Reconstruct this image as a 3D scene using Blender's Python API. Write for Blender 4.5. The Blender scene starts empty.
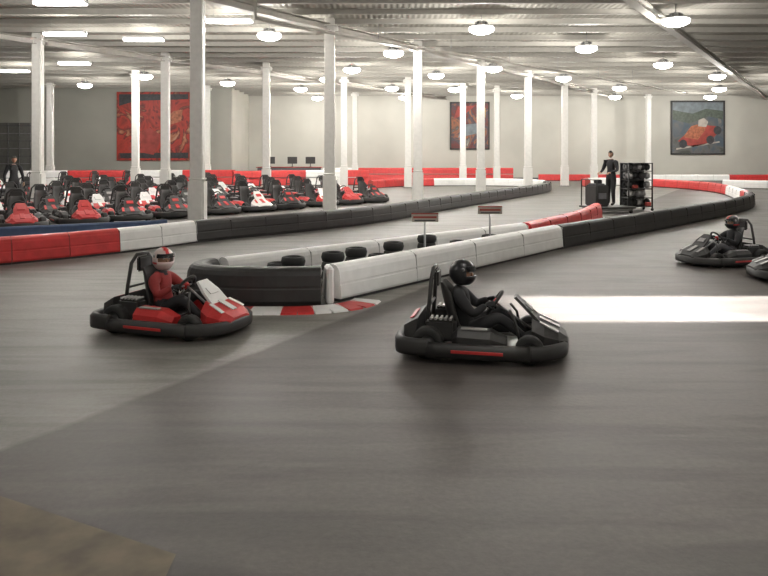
import bpy, bmesh, math, random
from mathutils import Vector, Matrix
random.seed(7)
scene = bpy.context.scene
scene.view_settings.view_transform = 'Standard'
COL = scene.collection

# ------------------------------------------------------------------ materials
def mat(name, col, rough=0.5, metal=0.0, var=0.12, scale=6.0, bump=0.0, emit=0.0, coat=0.0):
    m = bpy.data.materials.new(name); m.use_nodes = True
    nt = m.node_tree; b = nt.nodes['Principled BSDF']
    tc = nt.nodes.new('ShaderNodeTexCoord')
    n = nt.nodes.new('ShaderNodeTexNoise'); n.inputs['Scale'].default_value = scale; n.inputs['Detail'].default_value = 4
    nt.links.new(tc.outputs['Object'], n.inputs['Vector'])
    r = nt.nodes.new('ShaderNodeValToRGB')
    r.color_ramp.elements[0].position = 0.3; r.color_ramp.elements[1].position = 0.7
    r.color_ramp.elements[0].color = [c*(1-var) for c in col]+[1]
    r.color_ramp.elements[1].color = [min(1, c*(1+var)) for c in col]+[1]
    nt.links.new(n.outputs['Fac'], r.inputs['Fac']); nt.links.new(r.outputs['Color'], b.inputs['Base Color'])
    b.inputs['Roughness'].default_value = rough; b.inputs['Metallic'].default_value = metal
    if coat: b.inputs['Coat Weight'].default_value = coat
    if bump:
        bp = nt.nodes.new('ShaderNodeBump'); bp.inputs['Strength'].default_value = bump
        nt.links.new(n.outputs['Fac'], bp.inputs['Height']); nt.links.new(bp.outputs['Normal'], b.inputs['Normal'])
    if emit:
        b.inputs['Emission Color'].default_value = list(col)+[1]; b.inputs['Emission Strength'].default_value = emit
    return m
def printmat(name, stops, scale=0.8, distort=1.6):
    m = bpy.data.materials.new(name); m.use_nodes = True
    nt = m.node_tree; b = nt.nodes['Principled BSDF']; L=nt.links
    tc = nt.nodes.new('ShaderNodeTexCoord')
    n = nt.nodes.new('ShaderNodeTexNoise'); n.inputs['Scale'].default_value = scale; n.inputs['Detail'].default_value = 5; n.inputs['Distortion'].default_value=distort
    L.new(tc.outputs['Object'], n.inputs['Vector'])
    r = nt.nodes.new('ShaderNodeValToRGB'); cr=r.color_ramp
    cr.elements[0].position=stops[0][0]; cr.elements[0].color=(*stops[0][1],1)
    cr.elements[1].position=stops[-1][0]; cr.elements[1].color=(*stops[-1][1],1)
    for p,c in stops[1:-1]:
        e=cr.elements.new(p); e.color=(*c,1)
    L.new(n.outputs['Fac'], r.inputs['Fac']); L.new(r.outputs['Color'], b.inputs['Base Color'])
    b.inputs['Roughness'].default_value=.5
    return m

RED = mat('red_plastic', (0.60, 0.04, 0.04), 0.4)
WHITE = mat('white_plastic', (0.88, 0.88, 0.87), 0.45, var=0.04)
BLACK = mat('black_plastic', (0.034, 0.033, 0.033), 0.5)  # black lifted slightly in the colour, standing in for haze
RUBBER = mat('tyre_rubber', (0.022, 0.022, 0.022), 0.75)
BLUE = mat('blue_plastic', (0.06, 0.10, 0.20), 0.45)
METAL = mat('painted_steel', (0.35, 0.35, 0.36), 0.35, metal=0.8)
SILV = mat('grey_silver_plastic', (0.34, 0.33, 0.33), 0.4)
COLW = mat('column_white_paint', (0.78, 0.77, 0.74), 0.5, var=0.05)
CEILM = mat('ceiling_beam_paint', (0.40, 0.385, 0.35), 0.7, var=0.06)
LAMPH = mat('lamp_housing', (0.6, 0.6, 0.6), 0.5, var=0.03)
SKIN = mat('skin', (0.55, 0.32, 0.22), 0.5, var=0.05)
HAIR = mat('dark_hair', (0.02, 0.015, 0.01), 0.6)
CL_BLACK = mat('black_cloth', (0.026, 0.026, 0.029), 0.85)
CL_RED = mat('red_cloth', (0.30, 0.035, 0.035), 0.85)
CL_GREY = mat('grey_cloth', (0.12, 0.12, 0.13), 0.85)
CL_JEAN = mat('denim_cloth', (0.05, 0.07, 0.12), 0.85)
HELM_W = mat('helmet_white', (0.68, 0.56, 0.54), 0.3, coat=0.3, var=0.03)
HELM_B = mat('helmet_black', (0.022, 0.022, 0.025), 0.3, coat=0.3, var=0.03)
VISOR = mat('visor_smoke', (0.01, 0.01, 0.012), 0.1)
EYEW = mat('eye_white', (0.8, 0.8, 0.78), 0.3, var=0.02)
LIP = mat('lip', (0.4, 0.13, 0.11), 0.5)
LENS = mat('lamp_lens', (1.0, 0.98, 0.93), 0.4, var=0.0, emit=14.0)
YELLOW = mat('yellow_ink', (0.42, 0.26, 0.08), 0.5, var=.3)
ORANGE = mat('orange_ink', (0.36, 0.12, 0.06), 0.5, var=.4)
SKYINK = mat('sky_ink', (0.17, 0.20, 0.22), 0.5, var=0.3, scale=2)
GREENINK = mat('green_ink', (0.08, 0.10, 0.08), 0.5, var=0.3)
DARKINK = mat('dark_ink', (0.04, 0.04, 0.045), 0.5, var=0.3)
REDINK = mat('red_ink', (0.32, 0.05, 0.04), 0.5, var=.3, scale=2)
PALEINK = mat('pale_ink', (0.42, 0.38, 0.34), 0.5, var=.3, scale=2)

# ------------------------------------------------------------------ mesh builder
class MB:
    def __init__(s): s.v=[]; s.f=[]; s.m=[]; s.sm=[]; s.mats=[]
    def mi(s, mt):
        if mt not in s.mats: s.mats.append(mt)
        return s.mats.index(mt)
    def add(s, vs, fs, mt, smooth=True):
        o = len(s.v); s.v += [tuple(v) for v in vs]
        k = s.mi(mt)
        for f in fs: s.f.append([i+o for i in f]); s.m.append(k); s.sm.append(smooth)
    def bm(s, bm, mt, smooth=False):
        bm.verts.index_update()
        s.add([v.co.copy() for v in bm.verts], [[v.index for v in f.verts] for f in bm.faces], mt, smooth); bm.free()
    def box(s, c, size, mt, rot=None, bevel=0.01, seg=1):
        bm = bmesh.new(); bmesh.ops.create_cube(bm, size=1)
        for v in bm.verts: v.co = Vector((v.co.x*size[0], v.co.y*size[1], v.co.z*size[2]))
        if bevel: bmesh.ops.bevel(bm, geom=bm.edges[:], offset=min(bevel, min(size)*0.45), segments=seg, affect='EDGES')
        M = Matrix.Translation(Vector(c))
        if rot: M = M @ Matrix.Rotation(rot[2],4,'Z') @ Matrix.Rotation(rot[1],4,'Y') @ Matrix.Rotation(rot[0],4,'X')
        bm.transform(M); s.bm(bm, mt, False)
    def tube(s, pts, r, mt, n=10, closed=False):
        pts=[Vector(p) for p in pts]; N=len(pts)
        rs = r if isinstance(r,(list,tuple)) else [r]*N
        vs=[]; up=None
        for i,p in enumerate(pts):
            if closed: t=(pts[(i+1)%N]-pts[i-1]).normalized()
            else: t=(pts[min(i+1,N-1)]-pts[max(i-1,0)]).normalized()
            if up is None: up = t.orthogonal().normalized()
            up = (up - t*up.dot(t)).normalized(); b=t.cross(up)
            for k in range(n):
                a=2*math.pi*k/n; vs.append(p+(up*math.cos(a)+b*math.sin(a))*rs[i])
        fs=[]
        for i in range(N if closed else N-1):
            j=(i+1)%N
            for k in range(n): fs.append([i*n+k, i*n+(k+1)%n, j*n+(k+1)%n, j*n+k])
        if not closed: fs += [list(range(n))[::-1], [(N-1)*n+k for k in range(n)]]
        s.add(vs, fs, mt)
    def ell(s, c, r, mt, M=None, seg=16, rings=10, cull=None, fn=None):
        bm=bmesh.new(); bmesh.ops.create_uvsphere(bm,u_segments=seg,v_segments=rings,radius=1)
        if cull: bmesh.ops.delete(bm, geom=[f for f in bm.faces if cull(f.calc_center_median())], context='FACES')
        for v in bm.verts:
            if fn: v.co=fn(v.co.copy())
            v.co=Vector((v.co.x*r[0],v.co.y*r[1],v.co.z*r[2]))
        if M: bm.transform(M)
        bm.transform(Matrix.Translation(Vector(c))); s.bm(bm, mt, True)
    def lathe(s, c, axis, prof, mt, n=20, smooth=True):
        c=Vector(c); t=Vector(axis).normalized(); u=t.orthogonal().normalized(); b=t.cross(u)
        vs=[]; K=len(prof)
        for k in range(n):
            a=2*math.pi*k/n; d=u*math.cos(a)+b*math.sin(a)
            for (r,w) in prof: vs.append(c+d*r+t*w)
        fs=[]
        for k in range(n):
            j=(k+1)%n
            for i in range(K-1): fs.append([k*K+i, j*K+i, j*K+i+1, k*K+i+1])
        s.add(vs,fs,mt,smooth)
    def torus(s,c,axis,R,r,mt,n=20,m=8):
        s.lathe(c,axis,[(R+r*math.cos(2*math.pi*i/m), r*math.sin(2*math.pi*i/m)) for i in range(m+1)],mt,n)
    def sweep(s, path, prof, mt, closed=False, smooth=False):
        path=[Vector((p[0],p[1],p[2] if len(p)>2 else 0)) for p in path]; N=len(path); K=len(prof); vs=[]
        for i,p in enumerate(path):
            if closed: t=path[(i+1)%N]-path[i-1]
            else: t=path[min(i+1,N-1)]-path[max(i-1,0)]
            t.z=0; t.normalize(); nrm=Vector((t.y,-t.x,0))
            for (o,z) in prof: vs.append(p+nrm*o+Vector((0,0,z)))
        fs=[]
        for i in range(N if closed else N-1):
            j=(i+1)%N
            for k in range(K): fs.append([i*K+k, j*K+k, j*K+(k+1)%K, i*K+(k+1)%K])
        if not closed: fs += [list(range(K)), [(N-1)*K+k for k in range(K)][::-1]]
        s.add(vs,fs,mt,smooth)
    def loft(s, secs, mt, smooth=False):
        K=len(secs[0]); vs=[v for sc in secs for v in sc]; fs=[]
        for i in range(len(secs)-1):
            for k in range(K): fs.append([i*K+k,i*K+(k+1)%K,(i+1)*K+(k+1)%K,(i+1)*K+k])
        fs += [list(range(K))[::-1], [(len(secs)-1)*K+k for k in range(K)]]
        s.add(vs,fs,mt,smooth)
    def mesh(s,name):
        me=bpy.data.meshes.new(name); me.from_pydata(s.v,[],s.f)
        for m in s.mats: me.materials.append(m)
        me.polygons.foreach_set('material_index',s.m); me.polygons.foreach_set('use_smooth',s.sm)
        me.update()
        bm=bmesh.new(); bm.from_mesh(me); bmesh.ops.recalc_face_normals(bm,faces=bm.faces[:]); bm.to_mesh(me); bm.free()
        return me
    def obj(s,name,loc=(0,0,0),rz=0,scale=1.0):
        return place(s.mesh(name),name,loc,rz,scale)
def place(me,name,loc,rz=0,scale=1.0):
    o=bpy.data.objects.new(name,me); COL.objects.link(o)
    o.location=loc; o.rotation_euler=(0,0,rz); o.scale=(scale,)*3
    return o

# ------------------------------------------------------------------ room shell
H=6.9
def floor_material():
    m=bpy.data.materials.new('track_floor'); m.use_nodes=True; nt=m.node_tree; L=nt.links
    b=nt.nodes['Principled BSDF']
    N=lambda t: nt.nodes.new(t)
    tc=N('ShaderNodeTexCoord'); sp=N('ShaderNodeSeparateXYZ'); L.new(tc.outputs['Object'],sp.inputs[0])
    def math_(op,a,bb,c=None):
        n=N('ShaderNodeMath'); n.operation=op
        for i,v in enumerate((a,bb,c)):
            if v is None: continue
            if isinstance(v,(int,float)): n.inputs[i].default_value=v
            else: L.new(v,n.inputs[i])
        return n.outputs[0]
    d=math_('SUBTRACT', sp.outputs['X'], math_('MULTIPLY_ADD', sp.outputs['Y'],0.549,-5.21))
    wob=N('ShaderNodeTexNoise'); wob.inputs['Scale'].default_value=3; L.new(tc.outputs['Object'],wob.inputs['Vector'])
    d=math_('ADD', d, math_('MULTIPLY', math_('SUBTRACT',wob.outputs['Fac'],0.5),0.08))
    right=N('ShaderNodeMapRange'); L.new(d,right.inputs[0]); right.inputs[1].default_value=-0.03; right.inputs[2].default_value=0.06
    strip=N('ShaderNodeMapRange'); L.new(d,strip.inputs[0]); strip.inputs[1].default_value=-0.75; strip.inputs[2].default_value=-0.45
    big=N('ShaderNodeTexNoise'); big.inputs['Scale'].default_value=0.6; big.inputs['Detail'].default_value=8; big.inputs['Roughness'].default_value=.68; L.new(tc.outputs['Object'],big.inputs['Vector'])
    bigr=N('ShaderNodeMapRange'); L.new(big.outputs['Fac'],bigr.inputs[0]); bigr.inputs[1].default_value=.36; bigr.inputs[2].default_value=.64
    def streak(rot,sx,sy,sc,dist,lo,hi,dark):
        mp=N('ShaderNodeMapping'); mp.inputs['Rotation'].default_value=(0,0,rot); mp.inputs['Scale'].default_value=(sx,sy,1); L.new(tc.outputs['Object'],mp.inputs['Vector'])
        st=N('ShaderNodeTexNoise'); st.inputs['Scale'].default_value=sc; st.inputs['Detail'].default_value=6; st.inputs['Distortion'].default_value=dist; L.new(mp.outputs[0],st.inputs['Vector'])
        ramp=N('ShaderNodeValToRGB'); ramp.color_ramp.elements[0].position=lo; ramp.color_ramp.elements[1].position=hi
        ramp.color_ramp.elements[0].color=(dark,dark,dark,1); ramp.color_ramp.elements[1].color=(1.04,1.04,1.04,1)
        L.new(st.outputs['Fac'],ramp.inputs[0]); return ramp.outputs[0]
    fine=N('ShaderNodeTexNoise'); fine.inputs['Scale'].default_value=22; fine.inputs['Detail'].default_value=6; fine.inputs['Roughness'].default_value=.7; L.new(tc.outputs['Object'],fine.inputs['Vector'])
    def mix(f,a,c,bt='MIX'):
        n=N('ShaderNodeMix'); n.data_type='RGBA'; n.blend_type=bt
        if isinstance(f,float): n.inputs[0].default_value=f
        else: L.new(f,n.inputs[0])
        for i,v in ((6,a),(7,c)):
            if isinstance(v,tuple): n.inputs[i].default_value=(*v,1)
            else: L.new(v,n.inputs[i])
        return n.outputs[2]
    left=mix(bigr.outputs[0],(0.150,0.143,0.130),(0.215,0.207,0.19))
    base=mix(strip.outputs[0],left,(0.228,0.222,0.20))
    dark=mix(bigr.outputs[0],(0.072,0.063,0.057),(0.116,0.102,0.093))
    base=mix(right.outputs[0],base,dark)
    base=mix(1.0,base,streak(.55,.35,2.4,1.3,1.1,.38,.54,.78),'MULTIPLY')
    base=mix(1.0,base,streak(-.35,.25,2.8,1.0,.8,.34,.5,.84),'MULTIPLY')
    fr=N('ShaderNodeMapRange'); L.new(fine.outputs['Fac'],fr.inputs[0]); fr.inputs[1].default_value=.3; fr.inputs[2].default_value=.7; fr.inputs[3].default_value=.84; fr.inputs[4].default_value=1.16
    cmb=N('ShaderNodeCombineColor')
    for i in range(3): L.new(fr.outputs[0],cmb.inputs[i])
    base=mix(1.0,base,cmb.outputs[0],'MULTIPLY')
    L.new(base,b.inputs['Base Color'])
    rr=N('ShaderNodeMapRange'); L.new(big.outputs['Fac'],rr.inputs[0]); rr.inputs[1].default_value=.3; rr.inputs[2].default_value=.7; rr.inputs[3].default_value=.40; rr.inputs[4].default_value=.58
    L.new(rr.outputs[0],b.inputs['Roughness']); b.inputs['Specular IOR Level'].default_value=.38
    bp=N('ShaderNodeBump'); bp.inputs['Strength'].default_value=0.25; bp.inputs['Distance'].default_value=0.01
    L.new(fine.outputs['Fac'],bp.inputs['Height']); L.new(bp.outputs['Normal'],b.inputs['Normal'])
    return m
FLOOR=floor_material()
def ribbed(name,col,axis,scale,rough=0.6,strength=0.4):
    m=mat(name,col,rough,var=0.07,scale=0.4); nt=m.node_tree; L=nt.links
    tc=nt.nodes.new('ShaderNodeTexCoord'); w=nt.nodes.new('ShaderNodeTexWave'); w.bands_direction=axis
    w.inputs['Scale'].default_value=scale; w.inputs['Distortion'].default_value=0
    L.new(tc.outputs['Object'],w.inputs['Vector'])
    bp=nt.nodes.new('ShaderNodeBump'); bp.inputs['Strength'].default_value=strength; bp.inputs['Distance'].default_value=0.05
    L.new(w.outputs['Fac'],bp.inputs['Height']); L.new(bp.outputs['Normal'],nt.nodes['Principled BSDF'].inputs['Normal'])
    return m
WALL=ribbed('wall_paint_light',(0.55,0.54,0.49),'X',0.25,strength=0.08)
WALLG=ribbed('wall_paint_grey',(0.37,0.37,0.33),'X',0.25,strength=0.08)
DECK=ribbed('ceiling_deck',(0.44,0.425,0.38),'X',1.6,strength=0.5)
def slab(name,x0,x1,y0,y1,z0,z1,m):
    b=MB(); b.box(((x0+x1)/2,(y0+y1)/2,(z0+z1)/2),(x1-x0,y1-y0,z1-z0),m,bevel=0); return b.obj(name)
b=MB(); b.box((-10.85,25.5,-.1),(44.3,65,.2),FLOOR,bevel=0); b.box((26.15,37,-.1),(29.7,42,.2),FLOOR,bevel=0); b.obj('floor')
b=MB(); b.box((-10.85,25.5,H+.1),(44.3,65,.2),DECK,bevel=0); b.box((26.15,37,H+.1),(29.7,42,.2),DECK,bevel=0); b.obj('ceiling')
slab('wall_back',-10.9,41,56.4,56.7,0,H,WALL)
slab('wall_back_left',-33,-10.9,50,50.3,0,H,WALLG)
slab('wall_return',-11.2,-10.9,50.3,56.7,0,H,WALL)
slab('wall_left',-33,-32.7,-7,50,0,H,WALLG)
slab('wall_front',-32.7,11,-7,-6.7,0,H,WALL)
slab('wall_far_right',40.7,41,16.3,56.4,0,H,WALL)
slab('unseen_wall_jog',11.3,40.7,16,16.3,0,H,WALL)  # unseen, ties the close wall of the sun streak back to the hall
b=MB()
DH=3.08
b.box((11.15,0.85,H/2),(0.3,15.1,H),WALL,bevel=0)
b.box((11.15,13.1,H/2),(0.3,6.4,H),WALL,bevel=0)
b.box((11.15,9.15,(H+DH)/2),(0.3,1.5,H-DH),WALL,bevel=0)
b.obj('unseen_wall_right')  # unseen wall set in close, its door gap sized to shape the sun streak
b=MB()
b.box((10.97,8.34,DH/2),(0.06,0.1,DH),METAL); b.box((10.97,9.96,DH/2),(0.06,0.1,DH),METAL); b.box((10.97,9.15,DH+.05),(0.06,1.72,0.1),METAL)
b.obj('trim_1')
slab('baseboard_back',-10.9,40.7,56.36,56.4,0,0.18,CL_GREY)
slab('outdoor_ground',11.3,60,-20,16,-0.3,-0.05,mat('concrete_yard',(0.3,0.3,0.28),0.8))
b=MB(); b.add([(-3.4,4.6,.003),(-2.25,4.1,.003),(-1.04,3.5,.003),(-1.0,2.2,.003),(-3.4,2.2,.003)],[[0,1,2,3,4]],mat('paving_patch',(0.15,0.12,0.08),0.65,var=.3,scale=5),False); b.obj('floor_patch')

b=MB(); y=-5.5
while y<56:
    x1=40.6 if y>16.5 else 10.9
    x0=-32.6 if y<49.8 else -10.8
    b.box(((x0+x1)/2,y,H-0.10),(x1-x0,0.04,0.18),CEILM,bevel=0)
    b.box(((x0+x1)/2,y,H-0.19),(x1-x0,0.11,0.02),CEILM,bevel=0)
    y+=1.7
b.obj('ceiling_joist')
def beam(name,p0,p1,w,z0,z1,m):
    b=MB(); b.sweep([p0,p1],[(-w,z0),(w,z0),(w,z0+.04),(w*.2,z0+.05),(w*.2,z1-.05),(w,z1-.04),(w,z1),(-w,z1),(-w,z1-.04),(-w*.2,z1-.05),(-w*.2,z0+.05),(-w,z0+.04)],m); return b.obj(name)
for p0,p1 in (((-11,11.6),(19,56)),((-22.6,15.2),(4.9,56)),((5,17),(30.6,56))):
    beam('ceiling_girder',p0,p1,0.14,H-0.47,H-0.205,CEILM)
b=MB(); b.tube([(-3.9,21.2,H),(-3.9,21.2,6.15),(-3.1,22.1,6.1),(8.6,34.3,6.1),(20,46.3,6.1)],0.06,CEILM)
for t in range(1,8): b.tube([(-3.1+t*2.9,22.1+t*3.024,6.1),(-3.1+t*2.9,22.1+t*3.024,H)],0.012,METAL,6)
b.obj('sprinkler_pipe')

def column_mesh():
    b=MB()
    b.box((0,0,H/2-.01),(0.36,0.36,H-.02),COLW,bevel=0.03,seg=2)
    b.box((0,0,0.65),(0.46,0.46,1.3),COLW,bevel=0.05,seg=2)
    b.box((0,0,1.32),(0.42,0.42,0.05),COLW,bevel=0.015)
    b.box((0,0,0.02),(0.62,0.62,0.04),METAL,bevel=0.01)
    b.box((0,0,H-0.3),(0.55,0.55,0.04),COLW,bevel=0.01)
    for sx in (-1,1):
        b.box((sx*0.24,0,H-0.38),(0.12,0.03,0.16),COLW,bevel=0.01)
        for sy in (-1,1): b.lathe((sx*.27,sy*.27,.04),(0,0,1),[(0,.03),(.02,.03),(.02,0)],METAL,8)
    return b.mesh('support_column')
CM=column_mesh()
cols=[(-5.33+3.39*n,20+5.0*n) for n in range(7)]
cols+=[(-13.9,28.1),(-21.8,45.7),(-14.2,40),(-10.4,33.3),(-12.2,48.3),(-6.2,36.9),(-2.45,42.9),(-2.2,52.8),(1.47,42.9),(5.3,47),(7.9,49),(20.7,54.8)]
for x,y in cols: place(CM,'support_column',(x,y,0))

# ------------------------------------------------------------------ lamps
def highbay():
    b=MB()
    b.tube([(0,0,0.12),(0,0,0.55)],0.015,METAL,6)
    b.lathe((0,0,0),(0,0,1),[(0,.18),(.12,.18),(.15,.08),(.26,.04),(.42,0),(.42,-.03),(.40,-.03)],LAMPH,24)
    for k in range(10):
        a=k*math.pi/5; b.box((.16*math.cos(a),.16*math.sin(a),.11),(.12,.012,.1),METAL,rot=(0,0,a),bevel=0)
    b.lathe((0,0,0),(0,0,1),[(.40,-.02),(.43,-.09),(.40,-.16),(.29,-.22),(.14,-.26),(0,-.27)],LENS,24)
    return b.mesh('high_bay_lamp')
def striplight():
    b=MB()
    b.box((0,0,.05),(1.5,.3,.08),LAMPH,bevel=.02)
    for s in (-.08,.08): b.tube([(-.72,s,-.04),(.72,s,-.04)],.05,LENS,8)
    for s in (-.74,.74): b.box((s,0,0),(.04,.28,.08),LAMPH,bevel=.01)
    for s in (-.5,.5): b.tube([(s,0,.08),(s,0,.55)],.008,METAL,5)
    return b.mesh('strip_lamp')
HB=highbay(); SL=striplight()
LZ=6.2
lamps=[(9.3,22.3),(3.3,23.7),(8.1,28),(-4.1,25),(.4,29.3),(18.1,38),(13.2,33.1),(10,39),(2.8,37.6),(-1.6,35),(5.4,34.6),
 (-9.3,41.6),(-5.4,45.3),(-3.2,39.5),(15,44.6),(21.7,45.3),(24.5,41),(4.6,45.6),(.5,44.9),(-18.3,42.8),(9.6,50.5),(24,51.5),(17,51.5),(-13,38),(1.5,52),(-5,52.5),(29,47.5)]
strips=[(-11.4,25),(-9.0,26.2),(-9.2,19.9),(-5.0,22.6),(-14.6,33),(-19,36),(-18,26)]
unseen_lamps=[(-6,13),(2.5,14),(8,14),(-8,4),(1,5),(7,3),(-22,14),(0,-3)]  # lamps above and behind the view, added to light the foreground
def pl(p):
    l=bpy.data.lights.new('lamp_light','POINT'); l.energy=p; l.color=(1,.958,.895); l.shadow_soft_size=.15
    return l
for i,(x,y) in enumerate(lamps+unseen_lamps):
    o=place(HB,'high_bay_lamp',(x,y,LZ+.15))
    lo=bpy.data.objects.new('bulb',pl(400 if i<len(lamps) else 150)); COL.objects.link(lo); lo.parent=o; lo.location=(0,0,-.47)
for x,y in strips:
    o=place(SL,'strip_lamp',(x,y,LZ+.15))
    lo=bpy.data.objects.new('bulb',pl(190)); COL.objects.link(lo); lo.parent=o; lo.location=(0,0,-.3)

# ------------------------------------------------------------------ barriers
def resample(path,L):
    P=[Vector((p[0],p[1],0)) for p in path]; out=[P[0]]; acc=0; i=0; cur=P[0].copy()
    while i<len(P)-1:
        d=(P[i+1]-cur).length
        if acc+d>=L:
            cur=cur+(P[i+1]-cur)*((L-acc)/d); out.append(cur.copy()); acc=0
        else: acc+=d; i+=1; cur=P[i].copy()
    if (cur-out[-1]).length>L*.3: out.append(cur)
    return out
BP=[(-.17,.04),(-.185,.07),(-.172,.22),(-.165,.235),(-.165,.25),(-.168,.265),(-.15,.40),(-.125,.455),(-.085,.488),(-.04,.5),(.04,.5),(.085,.488),(.125,.455),(.15,.40),(.168,.265),(.165,.25),(.165,.235),(.172,.22),(.185,.07),(.17,.04)]
def smooth_path(p,it=2):
    p=[Vector((a[0],a[1],0)) for a in p]
    for _ in range(it):
        q=[p[0]]
        for i in range(len(p)-1): q+= [p[i]*.75+p[i+1]*.25, p[i]*.25+p[i+1]*.75]
        q.append(p[-1]); p=q
    return p
def barrier(path,cols,L=1.2,sm=2,name='track_barrier',levels=1):
    b=MB(); pts=resample(smooth_path(path,sm) if sm else path,L)
    for i in range(len(pts)-1):
        a,c=pts[i],pts[i+1]; t=(c-a).normalized()
        m=cols(i,len(pts)-1,(a+c)/2)
        for lv in range(levels):
            z=Vector((0,0,lv*.5))
            b.sweep([a-t*.004+z,c+t*.004+z],BP,m,smooth=False)
            if lv==0: b.sweep([a,c],[(-.15,0),(.15,0),(.15,.05),(-.15,.05)],BLACK)
            b.sweep([c-t*.006+z,c+t*.006+z],[(-.187,.04),(-.16,.45),(-.05,.503),(.05,.503),(.16,.45),(.187,.04)],BLACK if m is BLACK else LAMPH if m is WHITE else REDINK)
    return b.obj(name)
def colA(i,n,p):
    if p.y>41 or (p.x<9 and p.y>38.8): return (RED if p.x<3.5 else WHITE)
    if p.x<-5.6: return RED
    if p.x<-4.5: return WHITE
    return BLACK
barrier([(-13,9.5),(-9.5,11.3),(-7.0,12.7),(-5.1,14.7),(-4.3,16.3),(-2.2,18.2),(0,21),(1.7,24.7),(5.2,31),(8.0,36),(9.6,40),(9.4,43.5),(7,45.4),(3.2,45.2),(.5,44),(-.8,41.5)],colA,L=1.0)
WR=lambda i,n,p: WHITE
barrier([(-.72,9.62),(3.67,15.0)],WR,L=1.74,sm=0)
barrier([(3.72,15.06),(8,19.6),(12.1,24.1),(14.6,27.6),(15.8,31),(17.6,36),(18,40),(17,44.5),(14.5,46.6),(13,46),(12.7,43.5)],
        lambda i,n,p: BLACK if p.y<29 else (RED if (i//4)%3!=1 else WHITE))
barrier([(-2.35,10.25),(3.1,15.5)],WR,L=1.5,sm=0)
barrier([(3.14,15.55),(5.4,19.0),(6.7,22.0)],lambda i,n,p: RED)
b=MB()
nosep=smooth_path([(-.85,9.42),(-1.5,9.36),(-2.1,9.42),(-2.55,9.6),(-2.62,9.95),(-2.5,10.2)],2)
b.sweep(nosep,BP,BLACK); b.sweep(nosep,[(-.15,0),(.15,0),(.15,.05),(-.15,.05)],BLACK)
b.box((-.74,9.43,.26),(.1,.34,.5),WHITE,rot=(0,0,.2),bevel=.03)
b.obj('track_barrier')
def tyre_stack(n):
    b=MB()
    for k in range(n):
        b.lathe((0,0,.07+k*.14),(0,0,1),[(.09,-.05),(.12,-.07),(.16,-.06),(.175,0),(.16,.06),(.12,.07),(.09,.05),(.09,-.05)],RUBBER,18)
    return b.mesh('tyre_stack')
T3=tyre_stack(4); T2=tyre_stack(3)
def midx(y,t=.5):
    l=-2.35+(y-10.25)*1.038; r=-.72+(y-9.62)*.816
    return l+(r-l)*t
for k,(y,t) in enumerate([(9.85,.36),(9.95,.62),(10.3,.35),(10.4,.68),(10.9,.62),(11.2,.66),(11.6,.6),(12.6,.42),(12.95,.6),(13.9,.5)]):
    place(T3 if k in (1,3,4,6,7) else T2,'tyre_stack',(midx(y,t),y,0))
b=MB(); b.sweep([(-10.5,16.4),(-5.9,19.0)],[(-.08,0),(.08,0),(.08,.2),(.05,.24),(-.05,.24),(-.08,.2)],BLUE); b.obj('pit_rail')
barrier([(-24,44.5),(-16,46.5),(-10,47)],lambda i,n,p: RED if (i//3)%2 else WHITE,name='stacked_track_barrier',levels=2)
barrier([(-9.5,44),(-6,46),(-1,46.5)],lambda i,n,p: RED if (i//2)%3!=2 else WHITE,name='stacked_track_barrier',levels=2)
barrier([(12,54.3),(22,53.6),(38,53.5)],lambda i,n,p: WHITE if (i//6)%2 else RED)
barrier([(20.6,42.5),(23,40.5),(29,39.5),(36,40)],lambda i,n,p: RED if (i//3)%3 else WHITE)
barrier([(-8,54.5),(0,54.5),(10,54.3)],lambda i,n,p: RED if (i//5)%3 else WHITE,levels=2)
b=MB(); ker=smooth_path([(-2.5,9.0),(-1.6,8.9),(-.8,8.95),(-.32,9.25),(-.22,9.6)],3); kk=resample(ker,.2)
for i in range(len(kk)-1):
    b.sweep([kk[i],kk[i+1]],[(-.19,.0),(.19,0),(.16,.02),(-.19,.03)],RED if (i//2)%2 else WHITE)
b.obj('track_kerb')
for x,y,h in ((.70,12.0,.90),(2.02,13.35,.92)):
    b=MB(); b.tube([(0,0,0),(0,0,h)],.018,METAL,8); b.lathe((0,0,0),(0,0,1),[(0,.03),(.1,.02),(.11,0)],BLACK,14)
    b.box((0,-.02,h+.02),(.46,.02,.13),PALEINK,bevel=.005); b.box((0,-.032,h+.035),(.40,.006,.035),REDINK,bevel=0)
    b.box((0,-.032,h-.02),(.36,.006,.02),DARKINK,bevel=0); b.box((0,-.02,h+.095),(.46,.02,.02),REDINK,bevel=0)
    b.obj('track_sign',(x,y,0))

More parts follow.
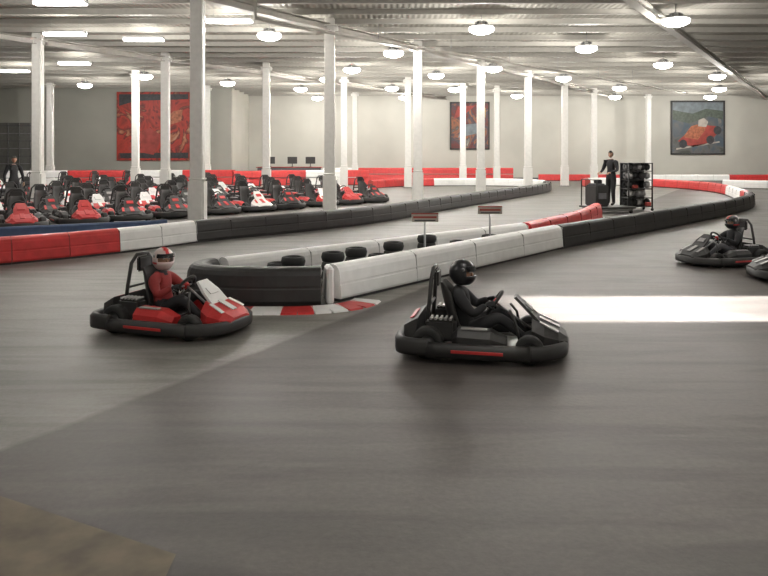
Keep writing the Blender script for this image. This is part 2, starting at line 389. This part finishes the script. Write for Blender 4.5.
# ------------------------------------------------------------------ go-kart
def kart_mesh(name,accent,nosecol,podcol=None,faircol=None,stripe=None):
    podcol=podcol or accent; faircol=faircol or nosecol; stripe=stripe or accent
    b=MB()
    BB=[(-.045,.06),(.02,.05),(.05,.075),(.055,.14),(.035,.185),(-.02,.195),(-.05,.165),(-.05,.09)]
    front=smooth_path([(.50,.50),(.66,.46),(.80,.32),(.84,.12),(.84,-.12),(.80,-.32),(.66,-.46),(.50,-.50)],2)
    b.sweep(front,BB,BLACK,smooth=True)
    rear=smooth_path([(-.48,-.56),(-.68,-.56),(-.79,-.48),(-.80,-.2),(-.80,.2),(-.79,.48),(-.68,.56),(-.48,.56)],2)
    b.sweep(rear,[(o,z*1.2) for o,z in BB],BLACK,smooth=True)
    for sy in (-1,1):
        side=[(.50,sy*.52),(.36,sy*.55),(-.30,sy*.565),(-.50,sy*.56)]
        b.sweep([(p[0],p[1]) for p in (side if sy<0 else side[::-1])][::-1],BB,BLACK,smooth=True)
        b.box((.0,sy*.617,.13),(.5,.008,.03),accent,bevel=.002)
        b.tube([(-.72,sy*.26,.11),(.3,sy*.26,.11),(.6,sy*.2,.11),(.8,sy*.2,.13)],.017,METAL,8)
        def sec(x,w,z): return [(x,sy*.30,.1),(x,sy*(.30+w),.1),(x,sy*(.30+w),z*.8),(x,sy*(.30+w*.7),z),(x,sy*.30,z)]
        b.loft([sec(-.26,.14,.25),sec(-.2,.22,.31),sec(.12,.22,.30),sec(.28,.16,.23)],podcol)
        b.box((-.04,sy*.43,.315),(.26,.07,.012),SILV,bevel=.003)
        for (x,r,w,yy) in ((.50,.14,.12,.435),(-.50,.16,.17,.42)):
            b.lathe((x,sy*yy,r),(0,1,0),[(r*.5,-w*.42),(r*.8,-w*.5),(r*.97,-w*.42),(r,-w*.25),(r,w*.25),(r*.97,w*.42),(r*.8,w*.5),(r*.5,w*.42),(r*.5,-w*.42)],RUBBER,22)
            b.lathe((x,sy*yy,r),(0,1,0),[(0,-w*.3),(r*.25,-w*.3),(r*.45,-w*.2),(r*.52,-w*.4),(r*.52,w*.4),(r*.45,w*.2),(r*.25,w*.3),(0,w*.3)],METAL,14)
        b.tube([(.50,sy*.38,.14),(.5,sy*.2,.14)],.015,METAL,8)
        b.tube([(.5,sy*.3,.13),(.45,sy*.05,.17)],.008,METAL,6)
        b.tube([(.42,sy*.28,.1),(.36,sy*.27,.36),(.30,sy*.16,.46)],.014,BLACK,8)
        b.box((.58,sy*.1,.2),(.02,.06,.12),METAL,rot=(0,-.4,0),bevel=.005)
        b.box((-.38,sy*.31,.27),(.3,.16,.22),BLACK,bevel=.03,seg=2)
        for q in range(5): b.box((-.48+q*.05,sy*.31,.385),(.02,.14,.02),SILV,bevel=0)
    b.box((0,0,.075),(1.42,.56,.02),METAL,bevel=.005)
    b.tube([(-.50,-.42,.16),(-.50,.42,.16)],.018,METAL,8)
    def ns(x,w,z0,z1): return [(x,-w,z0),(x,w,z0),(x,w,z0+(z1-z0)*.55),(x,w*.65,z1),(x,-w*.65,z1),(x,-w,z0+(z1-z0)*.55)]
    b.loft([ns(.87,.20,.15,.21),ns(.78,.30,.13,.28),ns(.64,.32,.13,.34),ns(.52,.26,.16,.38)],nosecol)
    b.box((.70,0,.325),(.22,.09,.012),stripe,rot=(0,.42,0),bevel=.003)
    for sy in (-1,1): b.box((.69,sy*.2,.318),(.2,.055,.012),stripe,rot=(0,.42,sy*.15),bevel=.003)
    b.loft([[(.58,-.16,.34),(.58,.16,.34),(.62,.16,.34),(.62,-.16,.34)],[(.46,-.15,.46),(.46,.15,.46),(.49,.15,.47),(.49,-.15,.47)],[(.34,-.09,.57),(.34,.09,.57),(.365,.09,.585),(.365,-.09,.585)]],faircol)
    b.box((.495,0,.478),(.012,.16,.1),stripe,rot=(0,-.85,0),bevel=.003)
    b.tube([(.58,0,.2),(.15,0,.5)],.013,METAL,8)
    ax=Vector((.43,0,-.3)).normalized()
    b.torus((.14,0,.505),ax,.135,.017,BLACK,24,8)
    u=Vector((0,1,0)); v=ax.cross(u)
    for a in (0,math.pi,-math.pi/2):
        d=u*math.cos(a)+v*math.sin(a); c=Vector((.14,0,.505)); b.tube([c,c+d*.13],.01,METAL,6)
    b.lathe((.14,0,.505),ax,[(0,-.02),(.04,-.015),(.04,.015),(0,.02)],accent,12)
    ctr=[(.10,.15),(-.04,.12),(-.16,.11),(-.25,.15),(-.32,.26),(-.37,.42),(-.41,.58),(-.43,.70)]
    bm=bmesh.new(); g=[]
    for i,(x,z) in enumerate(ctr):
        a=Vector(ctr[max(i-1,0)]); c=Vector(ctr[min(i+1,len(ctr)-1)]); t=(c-a).normalized()
        w=[.15,.19,.2,.2,.21,.2,.18,.13][i]; row=[]
        for k in range(9):
            vv=-1+k/4; lift=.11*abs(vv)**2.5*(1 if 0<i<7 else .3)
            nx,nz=(abs(t.y),abs(t.x))
            row.append(bm.verts.new((x+nx*lift,w*vv,z+nz*lift)))
        g.append(row)
    for i in range(len(g)-1):
        for k in range(8): bm.faces.new((g[i][k],g[i][k+1],g[i+1][k+1],g[i+1][k]))
    bmesh.ops.recalc_face_normals(bm,faces=bm.faces[:])
    bmesh.ops.solidify(bm,geom=bm.faces[:],thickness=.02)
    b.bm(bm,BLACK,True)
    b.tube([(-.56,.24,.1),(-.52,.22,.5),(-.5,.18,.76),(-.49,.1,.85),(-.49,-.1,.85),(-.5,-.18,.76),(-.52,-.22,.5),(-.56,-.24,.1)],.022,BLACK,8)
    b.tube([(-.52,.22,.48),(-.52,-.22,.48)],.014,BLACK,8)
    b.box((-.46,0,.74),(.05,.24,.18),BLACK,bevel=.02,seg=2)
    b.loft([[(-.76,-.36,.14),(-.76,.36,.14),(-.76,.34,.3),(-.76,-.34,.3)],[(-.64,-.38,.14),(-.64,.38,.14),(-.62,.34,.38),(-.62,-.34,.38)]],BLACK)
    b.box((-.70,0,.35),(.05,.4,.012),accent,rot=(0,-.4,0),bevel=.003)
    return b.mesh(name)
K_L=kart_mesh('go_kart',RED,RED,RED,WHITE,WHITE)
K_RED=kart_mesh('go_kart',RED,WHITE); K_DRK=kart_mesh('go_kart',RED,BLACK,RED)
K_RR=kart_mesh('go_kart',RED,RED,BLACK); K_WD=kart_mesh('go_kart',RED,BLACK,BLACK,BLACK,SILV)

# ------------------------------------------------------------------ people
def skin_body(J,E,matfor):
    names=list(J); me=bpy.data.meshes.new('tmp'); me.from_pydata([J[n][0] for n in names],[(names.index(a),names.index(c)) for a,c in E],[])
    o=bpy.data.objects.new('tmp',me); COL.objects.link(o)
    md=o.modifiers.new('s','SKIN'); md.use_smooth_shade=True; md.branch_smoothing=.4
    for i,n in enumerate(names):
        r=J[n][1]; sv=me.skin_vertices[0].data[i]; sv.radius=(r,r) if not isinstance(r,tuple) else r; sv.use_root=(i==0)
    sb=o.modifiers.new('b','SUBSURF'); sb.levels=2; sb.render_levels=2
    dg=bpy.context.evaluated_depsgraph_get(); dg.update(); ev=o.evaluated_get(dg); m2=ev.to_mesh()
    vs=[v.co.copy() for v in m2.vertices]; fs=[list(p.vertices) for p in m2.polygons]
    ev.to_mesh_clear(); bpy.data.objects.remove(o); bpy.data.meshes.remove(me)
    groups={}
    for f in fs:
        c=sum((vs[i] for i in f),Vector())/len(f); best=None
        for a,e in E:
            A=Vector(J[a][0]);B=Vector(J[e][0]); d=B-A; t=max(0,min(1,(c-A).dot(d)/d.length_squared)); dist=(c-(A+d*t)).length
            if best is None or dist<best[0]: best=(dist,a,e)
        groups.setdefault(matfor(best[1],best[2],c),[]).append(f)
    return vs,groups
def hand(b,w,d,pn,side,m,s=1.0,curl=.6):
    w=Vector(w); d=Vector(d).normalized(); pn=Vector(pn); pn=(pn-d*pn.dot(d)).normalized(); sd=d.cross(pn)*side
    M=Matrix((sd,pn,d)).transposed().to_4x4()
    b.ell(w+d*.045*s,(.04*s,.018*s,.055*s),m,M,10,8)
    for k,(off,L) in enumerate(((-.03,.06),(-.01,.072),(.01,.078),(.03,.068))):
        p=w+d*.085*s+sd*off*s; pts=[p-d*.02*s]; ang=0
        for q in range(3):
            pts.append(p.copy()); ang+=curl; p=p+(d*math.cos(ang)+pn*math.sin(ang))*L*s*(.45,.32,.23)[q]
        pts.append(p); b.tube(pts,[.009*s,.0095*s,.009*s,.008*s,.006*s],m,7)
    p=w+d*.02*s+sd*.032*s
    b.tube([p-sd*.01*s,p+(sd*.02+d*.02)*s,p+(sd*.03+d*.042+pn*.012)*s,p+(sd*.024+d*.06+pn*.026)*s],[.011*s,.0115*s,.01*s,.007*s],m,7)
def head(b,c,yaw,skin,hair,s=1.0,pitch=0):
    c=Vector(c); M=Matrix.Rotation(yaw,4,'Z')@Matrix.Rotation(pitch,4,'Y')
    def fn(v):
        if v.z<0: k=1+.28*v.z; v.y*=k; v.x=v.x*(1+.12*v.z)+.05*(-v.z)
        return v
    b.ell(c,(.092*s,.074*s,.115*s),skin,M,18,14,fn=fn)
    P=lambda x,y,z: c+(M@Vector((x*s,y*s,z*s)))
    b.ell(P(.097,0,-.015),(.017*s,.012*s,.024*s),skin,M,8,6)
    b.ell(P(.087,0,-.058),(.008*s,.024*s,.007*s),LIP,M,8,6)
    for q in (-1,1):
        b.ell(P(.082,q*.029,.008),(.01*s,.013*s,.008*s),EYEW,M,8,6); b.ell(P(.089,q*.029,.008),(.005*s,.006*s,.006*s),DARKINK,M,8,6)
        b.ell(P(0,q*.075,-.005),(.018*s,.008*s,.028*s),skin,M,8,6)
        b.ell(P(.084,q*.03,.03),(.008*s,.018*s,.004*s),hair,M,8,5)
    b.ell(c,(.102*s,.084*s,.124*s),hair,M,18,14,cull=lambda f: not (f.z>.42 or (f.x<-.05 and f.z>-.4)))
def helmet(b,c,yaw,shell,trim,pitch=0,s=1.0):
    c=Vector(c); M=Matrix.Rotation(yaw,4,'Z')@Matrix.Rotation(pitch,4,'Y')
    bm=bmesh.new(); bmesh.ops.create_uvsphere(bm,u_segments=28,v_segments=18,radius=1)
    kill=[f for f in bm.faces if (f.calc_center_median().x>.45 and -.22<f.calc_center_median().z<.32) or f.calc_center_median().z<-.86]
    bmesh.ops.delete(bm,geom=kill,context='FACES')
    for v in bm.verts:
        if v.co.z<0 and v.co.x>0: v.co.x*=1.08
        v.co=Vector((v.co.x*.142*s,v.co.y*.122*s,v.co.z*.142*s))
    bmesh.ops.recalc_face_normals(bm,faces=bm.faces[:]); bmesh.ops.solidify(bm,geom=bm.faces[:],thickness=.014)
    bm.transform(Matrix.Translation(c)@M); b.bm(bm,shell,True)
    b.ell(c,(.149*s,.128*s,.149*s),VISOR,M,28,18,cull=lambda f: not(f.x>.35 and .22<f.z<.56))
    b.ell(c,(.1435*s,.1235*s,.1435*s),trim,M,28,18,cull=lambda f: not(abs(f.y)<.22 and f.z>.3))
    b.ell(c,(.146*s,.1235*s,.1435*s),trim,M,28,18,cull=lambda f: not(f.x<.35 and -.42<f.z<-.22))
    for q in (-1,1): b.ell(c+M@Vector((.03,q*.125,.05))*s,(.02*s,.01*s,.02*s),METAL,M,8,6)
def add_groups(b,vs,groups):
    for m,fs in groups.items(): b.add(vs,fs,m,True)
def driver(name,top,pants,shell,trim,gloves,lean=0.0,yaw=0.0):
    b=MB()
    J={'pelvis':((-.17,0,.24),.125),'belly':((-.205,0,.36),.120),'chest':((-.24+lean,0,.49),.14),'nb':((-.245+lean,0,.60),.085),'neck':((-.235+lean,0,.68),.055)}
    E=[('pelvis','belly'),('belly','chest'),('chest','nb'),('nb','neck')]
    for s,q in (('L',1),('R',-1)):
        J['sh'+s]=((-.235+lean,q*.165,.565),.074); J['el'+s]=((-.06,q*.265,.42),.053); J['wr'+s]=((.06,q*.165,.50),.034)
        J['hp'+s]=((-.10,q*.10,.225),.092); J['kn'+s]=((.20,q*.17,.39),.066); J['an'+s]=((.44,q*.13,.19),.044); J['to'+s]=((.54,q*.13,.235),.036)
        E+=[('nb','sh'+s),('sh'+s,'el'+s),('el'+s,'wr'+s),('pelvis','hp'+s),('hp'+s,'kn'+s),('kn'+s,'an'+s),('an'+s,'to'+s)]
    def mf(a,e,c):
        if e[:2]=='to': return RUBBER
        if e[:2] in('kn','an','hp'): return pants
        if e=='neck': return CL_BLACK
        return top
    vs,g=skin_body(J,E,mf); add_groups(b,vs,g)
    for q in (1,-1): hand(b,(.06,q*.165,.50),(.5,-q*.15,.12),(.3,-q*.6,-.5),q,gloves,.95,.85)
    hc=(-.215+lean,0,.80)
    head(b,hc,yaw,SKIN,HAIR,1.0); helmet(b,hc,yaw,shell,trim)
    return b.mesh(name)
D1=driver('kart_driver',CL_RED,CL_BLACK,HELM_W,RED,CL_BLACK,0.03,-.5)
D2=driver('kart_driver',CL_BLACK,CL_BLACK,HELM_B,HELM_B,CL_BLACK,0.02,-.1)
D3=driver('kart_driver',CL_BLACK,CL_GREY,HELM_B,RED,CL_BLACK,0.0,0)
def stand(name,top,pants,armpose='down',twist=0):
    b=MB()
    J={'pelvis':((0,0,.96),.135),'belly':((0,0,1.12),.13),'chest':((0,0,1.30),.155),'nb':((0,0,1.44),.09),'neck':((.01,0,1.53),.058)}
    E=[('pelvis','belly'),('belly','chest'),('chest','nb'),('nb','neck')]
    for s,q in (('L',1),('R',-1)):
        fx=.04*q
        if armpose=='down': el=(-.02,q*.29,1.14); wr=(.06,q*.30,.90); hd=(.1,0,-1)
        elif armpose=='work': el=(.06,q*.28,1.15); wr=(.30,q*.18,1.08); hd=(1,0,-.2)
        else: el=(.0,q*.30,1.16); wr=(.14,q*.14,1.02); hd=(.5,-q,-.2)
        J['sh'+s]=((0,q*.195,1.42),.08); J['el'+s]=(el,.052); J['wr'+s]=(wr,.034)
        J['hp'+s]=((0,q*.10,.90),.11); J['kn'+s]=((.02+fx,q*.12,.50),.073); J['an'+s]=((fx,q*.13,.10),.05); J['to'+s]=((fx+.14,q*.145,.045),.04)
        E+=[('nb','sh'+s),('sh'+s,'el'+s),('el'+s,'wr'+s),('pelvis','hp'+s),('hp'+s,'kn'+s),('kn'+s,'an'+s),('an'+s,'to'+s)]
        hand(b,wr,hd,(0,-q,-.2) if armpose=='down' else (0,0,-1),q,SKIN,1.0,.35)
    def mf(a,e,c):
        if e[:2]=='to' or c.z<.07: return RUBBER
        if e[:2] in('kn','an','hp') or c.z<.97 and abs(c.y)<.2: return pants
        if e=='neck' and c.z>1.5: return SKIN
        return top
    vs,g=skin_body(J,E,mf); add_groups(b,vs,g)
    head(b,(.025,0,1.66),twist,SKIN,HAIR,1.0)
    return b.mesh(name)
S_W=stand('track_worker',CL_BLACK,CL_BLACK,'work',.2)
S_D=stand('standing_person',CL_BLACK,CL_BLACK,'down',-.3)

R=math.radians
def ride(K,D,x,y,deg,s=1.0):
    place(K,'go_kart',(x,y,0),R(deg),s); place(D,'kart_driver',(x,y,0),R(deg),s)
ride(K_L,D1,-2.41,8.12,-20,.98)
ride(K_WD,D2,1.0,7.2,-12,.98)
ride(K_WD,D3,6.25,12.9,195,.94)
ride(K_WD,D3,6.75,11.2,170,.94)

people=[(-13.7,25.9)]
def row(x0,y0,x1,y1,n,deg,s=1.22):
    for i in range(n):
        t=i/(n-1); j=random.uniform(-.1,.1)
        x=x0+(x1-x0)*t+j; y=y0+(y1-y0)*t+j
        if any((x-cx)**2+(y-cy)**2<1.25**2 for cx,cy in cols+people): continue
        place(random.choice((K_RED,K_DRK,K_L,K_DRK,K_RR,K_WD)),'go_kart',(x,y,0),R(deg+random.uniform(-8,8)),s)
row(-10.9,18.0,-0.8,29.9,11,-50)
row(-12.9,19.8,-2.5,32.1,11,-50)
row(-14.9,21.7,-4.2,34.3,11,-50)
row(-16.9,23.6,-5.9,36.4,11,-50)
row(-19.0,26.0,-9.4,37.5,9,-50)
row(-23.5,35,-15.5,42.5,7,-50)

# worker and equipment
b=MB()
b.box((0,0,.2),(1.5,1.2,.06),BLACK,bevel=.02); b.box((0,0,.13),(1.35,1.05,.08),METAL,bevel=.01)
for sx in (-.6,.6):
    for sy in (-.5,.5): b.lathe((sx,sy,.06),(0,1,0),[(0,-.03),(.06,-.03),(.06,.03),(0,.03)],RUBBER,12)
b.tube([(-.7,-.5,.2),(-.7,-.5,1.15),(-.7,.5,1.15),(-.7,.5,.2)],.02,BLACK,8)
b.box((-.40,0,.60),(.5,.75,.72),BLACK,bevel=.04,seg=2); b.box((-.42,0,.99),(.36,.5,.06),CL_GREY,bevel=.02)
b.box((-.42,-.385,.6),(.3,.02,.2),CL_GREY,bevel=.005); b.box((-.42,-.1,1.08),(.2,.25,.14),CL_BLACK,bevel=.03)
b.obj('equipment_cart',(7.75,24.3,0),.25)
place(S_W,'track_worker',(7.92,24.4,.23),R(215),1.08)
b=MB()
for sx in (-.45,.45):
    for sy in (-.3,.3): b.tube([(sx,sy,.08),(sx,sy,1.72)],.028,BLACK,8); b.lathe((sx,sy,.05),(0,1,0),[(0,-.02),(.05,-.02),(.05,.02),(0,.02)],RUBBER,12)
for z in (.15,.46,.78,1.10,1.42,1.70): b.box((0,0,z),(.92,.64,.03),BLACK,bevel=.005)
for x in (-.3,-.15,0,.15,.3): b.tube([(x,.3,.15),(x,.3,1.7)],.01,BLACK,6)
b.box((0,.32,.93),(.9,.015,1.55),CL_GREY,bevel=.004)
for z in (.31,.62,.94,1.26,1.57):
    for k,x in enumerate((-.32,-.16,0,.16,.32)):
        if random.random()<.3: continue
        for yy in (-.15,.15): b.lathe((x,yy,z),(1,0,0),[(.06,-.06),(.11,-.07),(.13,0),(.11,.07),(.06,.06),(.06,-.06)],RUBBER if random.random()<.7 else SILV,14)
b.box((.3,-.28,.24),(.2,.12,.14),REDINK,bevel=.02); b.box((-.2,-.28,.87),(.2,.1,.12),REDINK,bevel=.02)
b.obj('tyre_rack',(9.12,25.3,0),.15)
place(S_D,'standing_person',(-13.7,25.9,0),R(-40),1.1)

# ------------------------------------------------------------------ posters, mural, garage door
PR1=printmat('print_dark_race',[(.3,(.03,.03,.035)),(.42,(.16,.03,.025)),(.5,(.05,.06,.08)),(.58,(.35,.12,.05)),(.64,(.06,.06,.06)),(.75,(.4,.38,.33))],.7,1.5)
PR2=printmat('print_track',[(.3,(.05,.06,.05)),(.45,(.12,.12,.12)),(.6,(.06,.09,.12)),(.75,(.2,.18,.16))],.9,1)
PRM=printmat('print_mural',[(.28,(.03,.015,.015)),(.38,(.22,.03,.02)),(.50,(.44,.045,.03)),(.57,(.12,.02,.02)),(.64,(.40,.16,.08)),(.74,(.5,.38,.28))],.55,2.2)
def poster(name,x,y,z,w,h,kind):
    b=MB()
    b.box((0,0,0),(w,.06,h),PR2 if kind=='kart' else PR1,bevel=.01)
    for q in (-1,1): b.box((q*(w/2-.06),-.04,0),(.12,.05,h),BLACK,bevel=.01); b.box((0,-.04,q*(h/2-.06)),(w,.05,.12),BLACK,bevel=.01)
    def poly(pts,m,d): b.add([(p[0]*w/2,-.032-d*.004,p[1]*h/2) for p in pts],[list(range(len(pts)))],m,False)
    if kind=='kart':
        poly([(-.93,.35),(-.2,.3),(.3,.5),(.93,.45),(.93,.93),(-.93,.93)],SKYINK,1)
        poly([(-.93,.3),(-.3,.15),(.4,.42),(.93,.3),(.93,.62),(.3,.70),(-.2,.52),(-.93,.65)],GREENINK,2)
        poly([(-.75,-.5),(-.2,-.72),(.3,-.6),(.75,-.2),(.7,.05),(.2,.1),(-.4,-.2)],REDINK,3)
        poly([(-.55,-.35),(0,-.45),(.3,-.05),(.1,.15),(-.25,.05)],ORANGE,4)
        poly([(0,.05),(.3,.02),(.38,.22),(.22,.36),(.02,.28)],PALEINK,5)
        for cx,cz in ((-.55,-.6),(.45,-.45),(.72,-.1)):
            poly([(cx+.15*math.cos(a*math.pi/6),cz+.16*math.sin(a*math.pi/6)) for a in range(12)],DARKINK,6)
        poly([(-.8,-.82),(.8,-.55),(.8,-.5),(-.8,-.76)],PALEINK,3)
    else:
        poly([(-.8,.3),(-.3,.45),(.3,.85),(-.6,.8)],REDINK,2)
        poly([(-.6,-.5),(.5,-.3),(.4,.1),(-.3,.05)],SKYINK,2)
        poly([(.3,.3),(.8,.35),(.8,.75),(.5,.7)],YELLOW,3)
    return b.obj(name,(x,y,z))
poster('wall_poster',25.25,56.32,4.2,4.35,4.35,'kart')
poster('wall_poster',6.9,56.32,4.35,3.2,3.85,'abs')
b=MB(); b.box((0,0,0),(5.3,.12,4.9),PRM,bevel=.02)
def mp(pts,m,d): b.add([(p[0]*2.6,-.066-d*.005,p[1]*2.4) for p in pts],[list(range(len(pts)))],m,False)
mp([(-.95,.60),(-.5,.75),(.95,.80),(.95,.95),(-.95,.95)],DARKINK,1)
mp([(-.7,-.7),(.0,-.85),(.25,-.3),(-.1,-.05),(-.5,-.2)],REDINK,2)
mp([(-.9,-.95),(.95,-.95),(.95,-.78),(-.95,-.8)],DARKINK,1)
mp([(.35,.0),(.75,.15),(.8,.5),(.55,.45),(.3,.2)],ORANGE,2)
b.obj('wall_mural',(-16.4,49.9,4.05))
b=MB()
GD=mat('garage_panel',(.16,.16,.15),.5)
b.box((0,0,2.15),(3.4,.08,4.3),GD,bevel=.01)
for k in range(8): b.box((0,-.06,.3+k*.54),(3.4,.04,.05),CL_GREY if k%2 else METAL,bevel=.005)
for k in range(5): b.box((-1.6+k*.8,-.06,2.15),(.05,.04,4.3),METAL,bevel=.005)
b.obj('door_1',(-26,49.94,0))
b=MB(); b.box((0,0,.55),(4.5,.8,1.1),CL_GREY,bevel=.03); b.box((0,0,1.12),(4.7,.95,.06),REDINK,bevel=.02); b.box((0,-.42,.6),(4.2,.03,.3),WHITE,bevel=.01)
for x in (-1.4,.2,1.5): b.box((x,0,1.62),(.7,.04,.5),BLACK,bevel=.01); b.tube([(x,0,1.14),(x,0,1.4)],.03,BLACK,8); b.box((x,0,1.16),(.2,.16,.02),BLACK,bevel=.005)
b.obj('reception_counter',(-6.8,50.4,0))

# ------------------------------------------------------------------ sun through the side door, sky
sun=bpy.data.lights.new('sun','SUN'); sun.energy=110; sun.angle=R(1.6); sun.color=(1,.98,.95)
so=bpy.data.objects.new('sun',sun); COL.objects.link(so); so.location=(30,9,12)
el=R(18); so.rotation_euler=Vector((-math.cos(el),0,-math.sin(el))).to_track_quat('-Z','Y').to_euler()
w=bpy.data.worlds.new('world'); scene.world=w; w.use_nodes=True
bg=w.node_tree.nodes['Background']; bg.inputs[0].default_value=(.55,.68,.85,1); bg.inputs[1].default_value=1.2

cam=bpy.data.cameras.new('camera'); cam.sensor_width=36; cam.lens=32.8; cam.shift_y=-0.1732; cam.clip_end=200
co=bpy.data.objects.new('camera',cam); COL.objects.link(co); co.location=(0,0,2.0); co.rotation_euler=(math.pi/2,0,0)
scene.camera=co
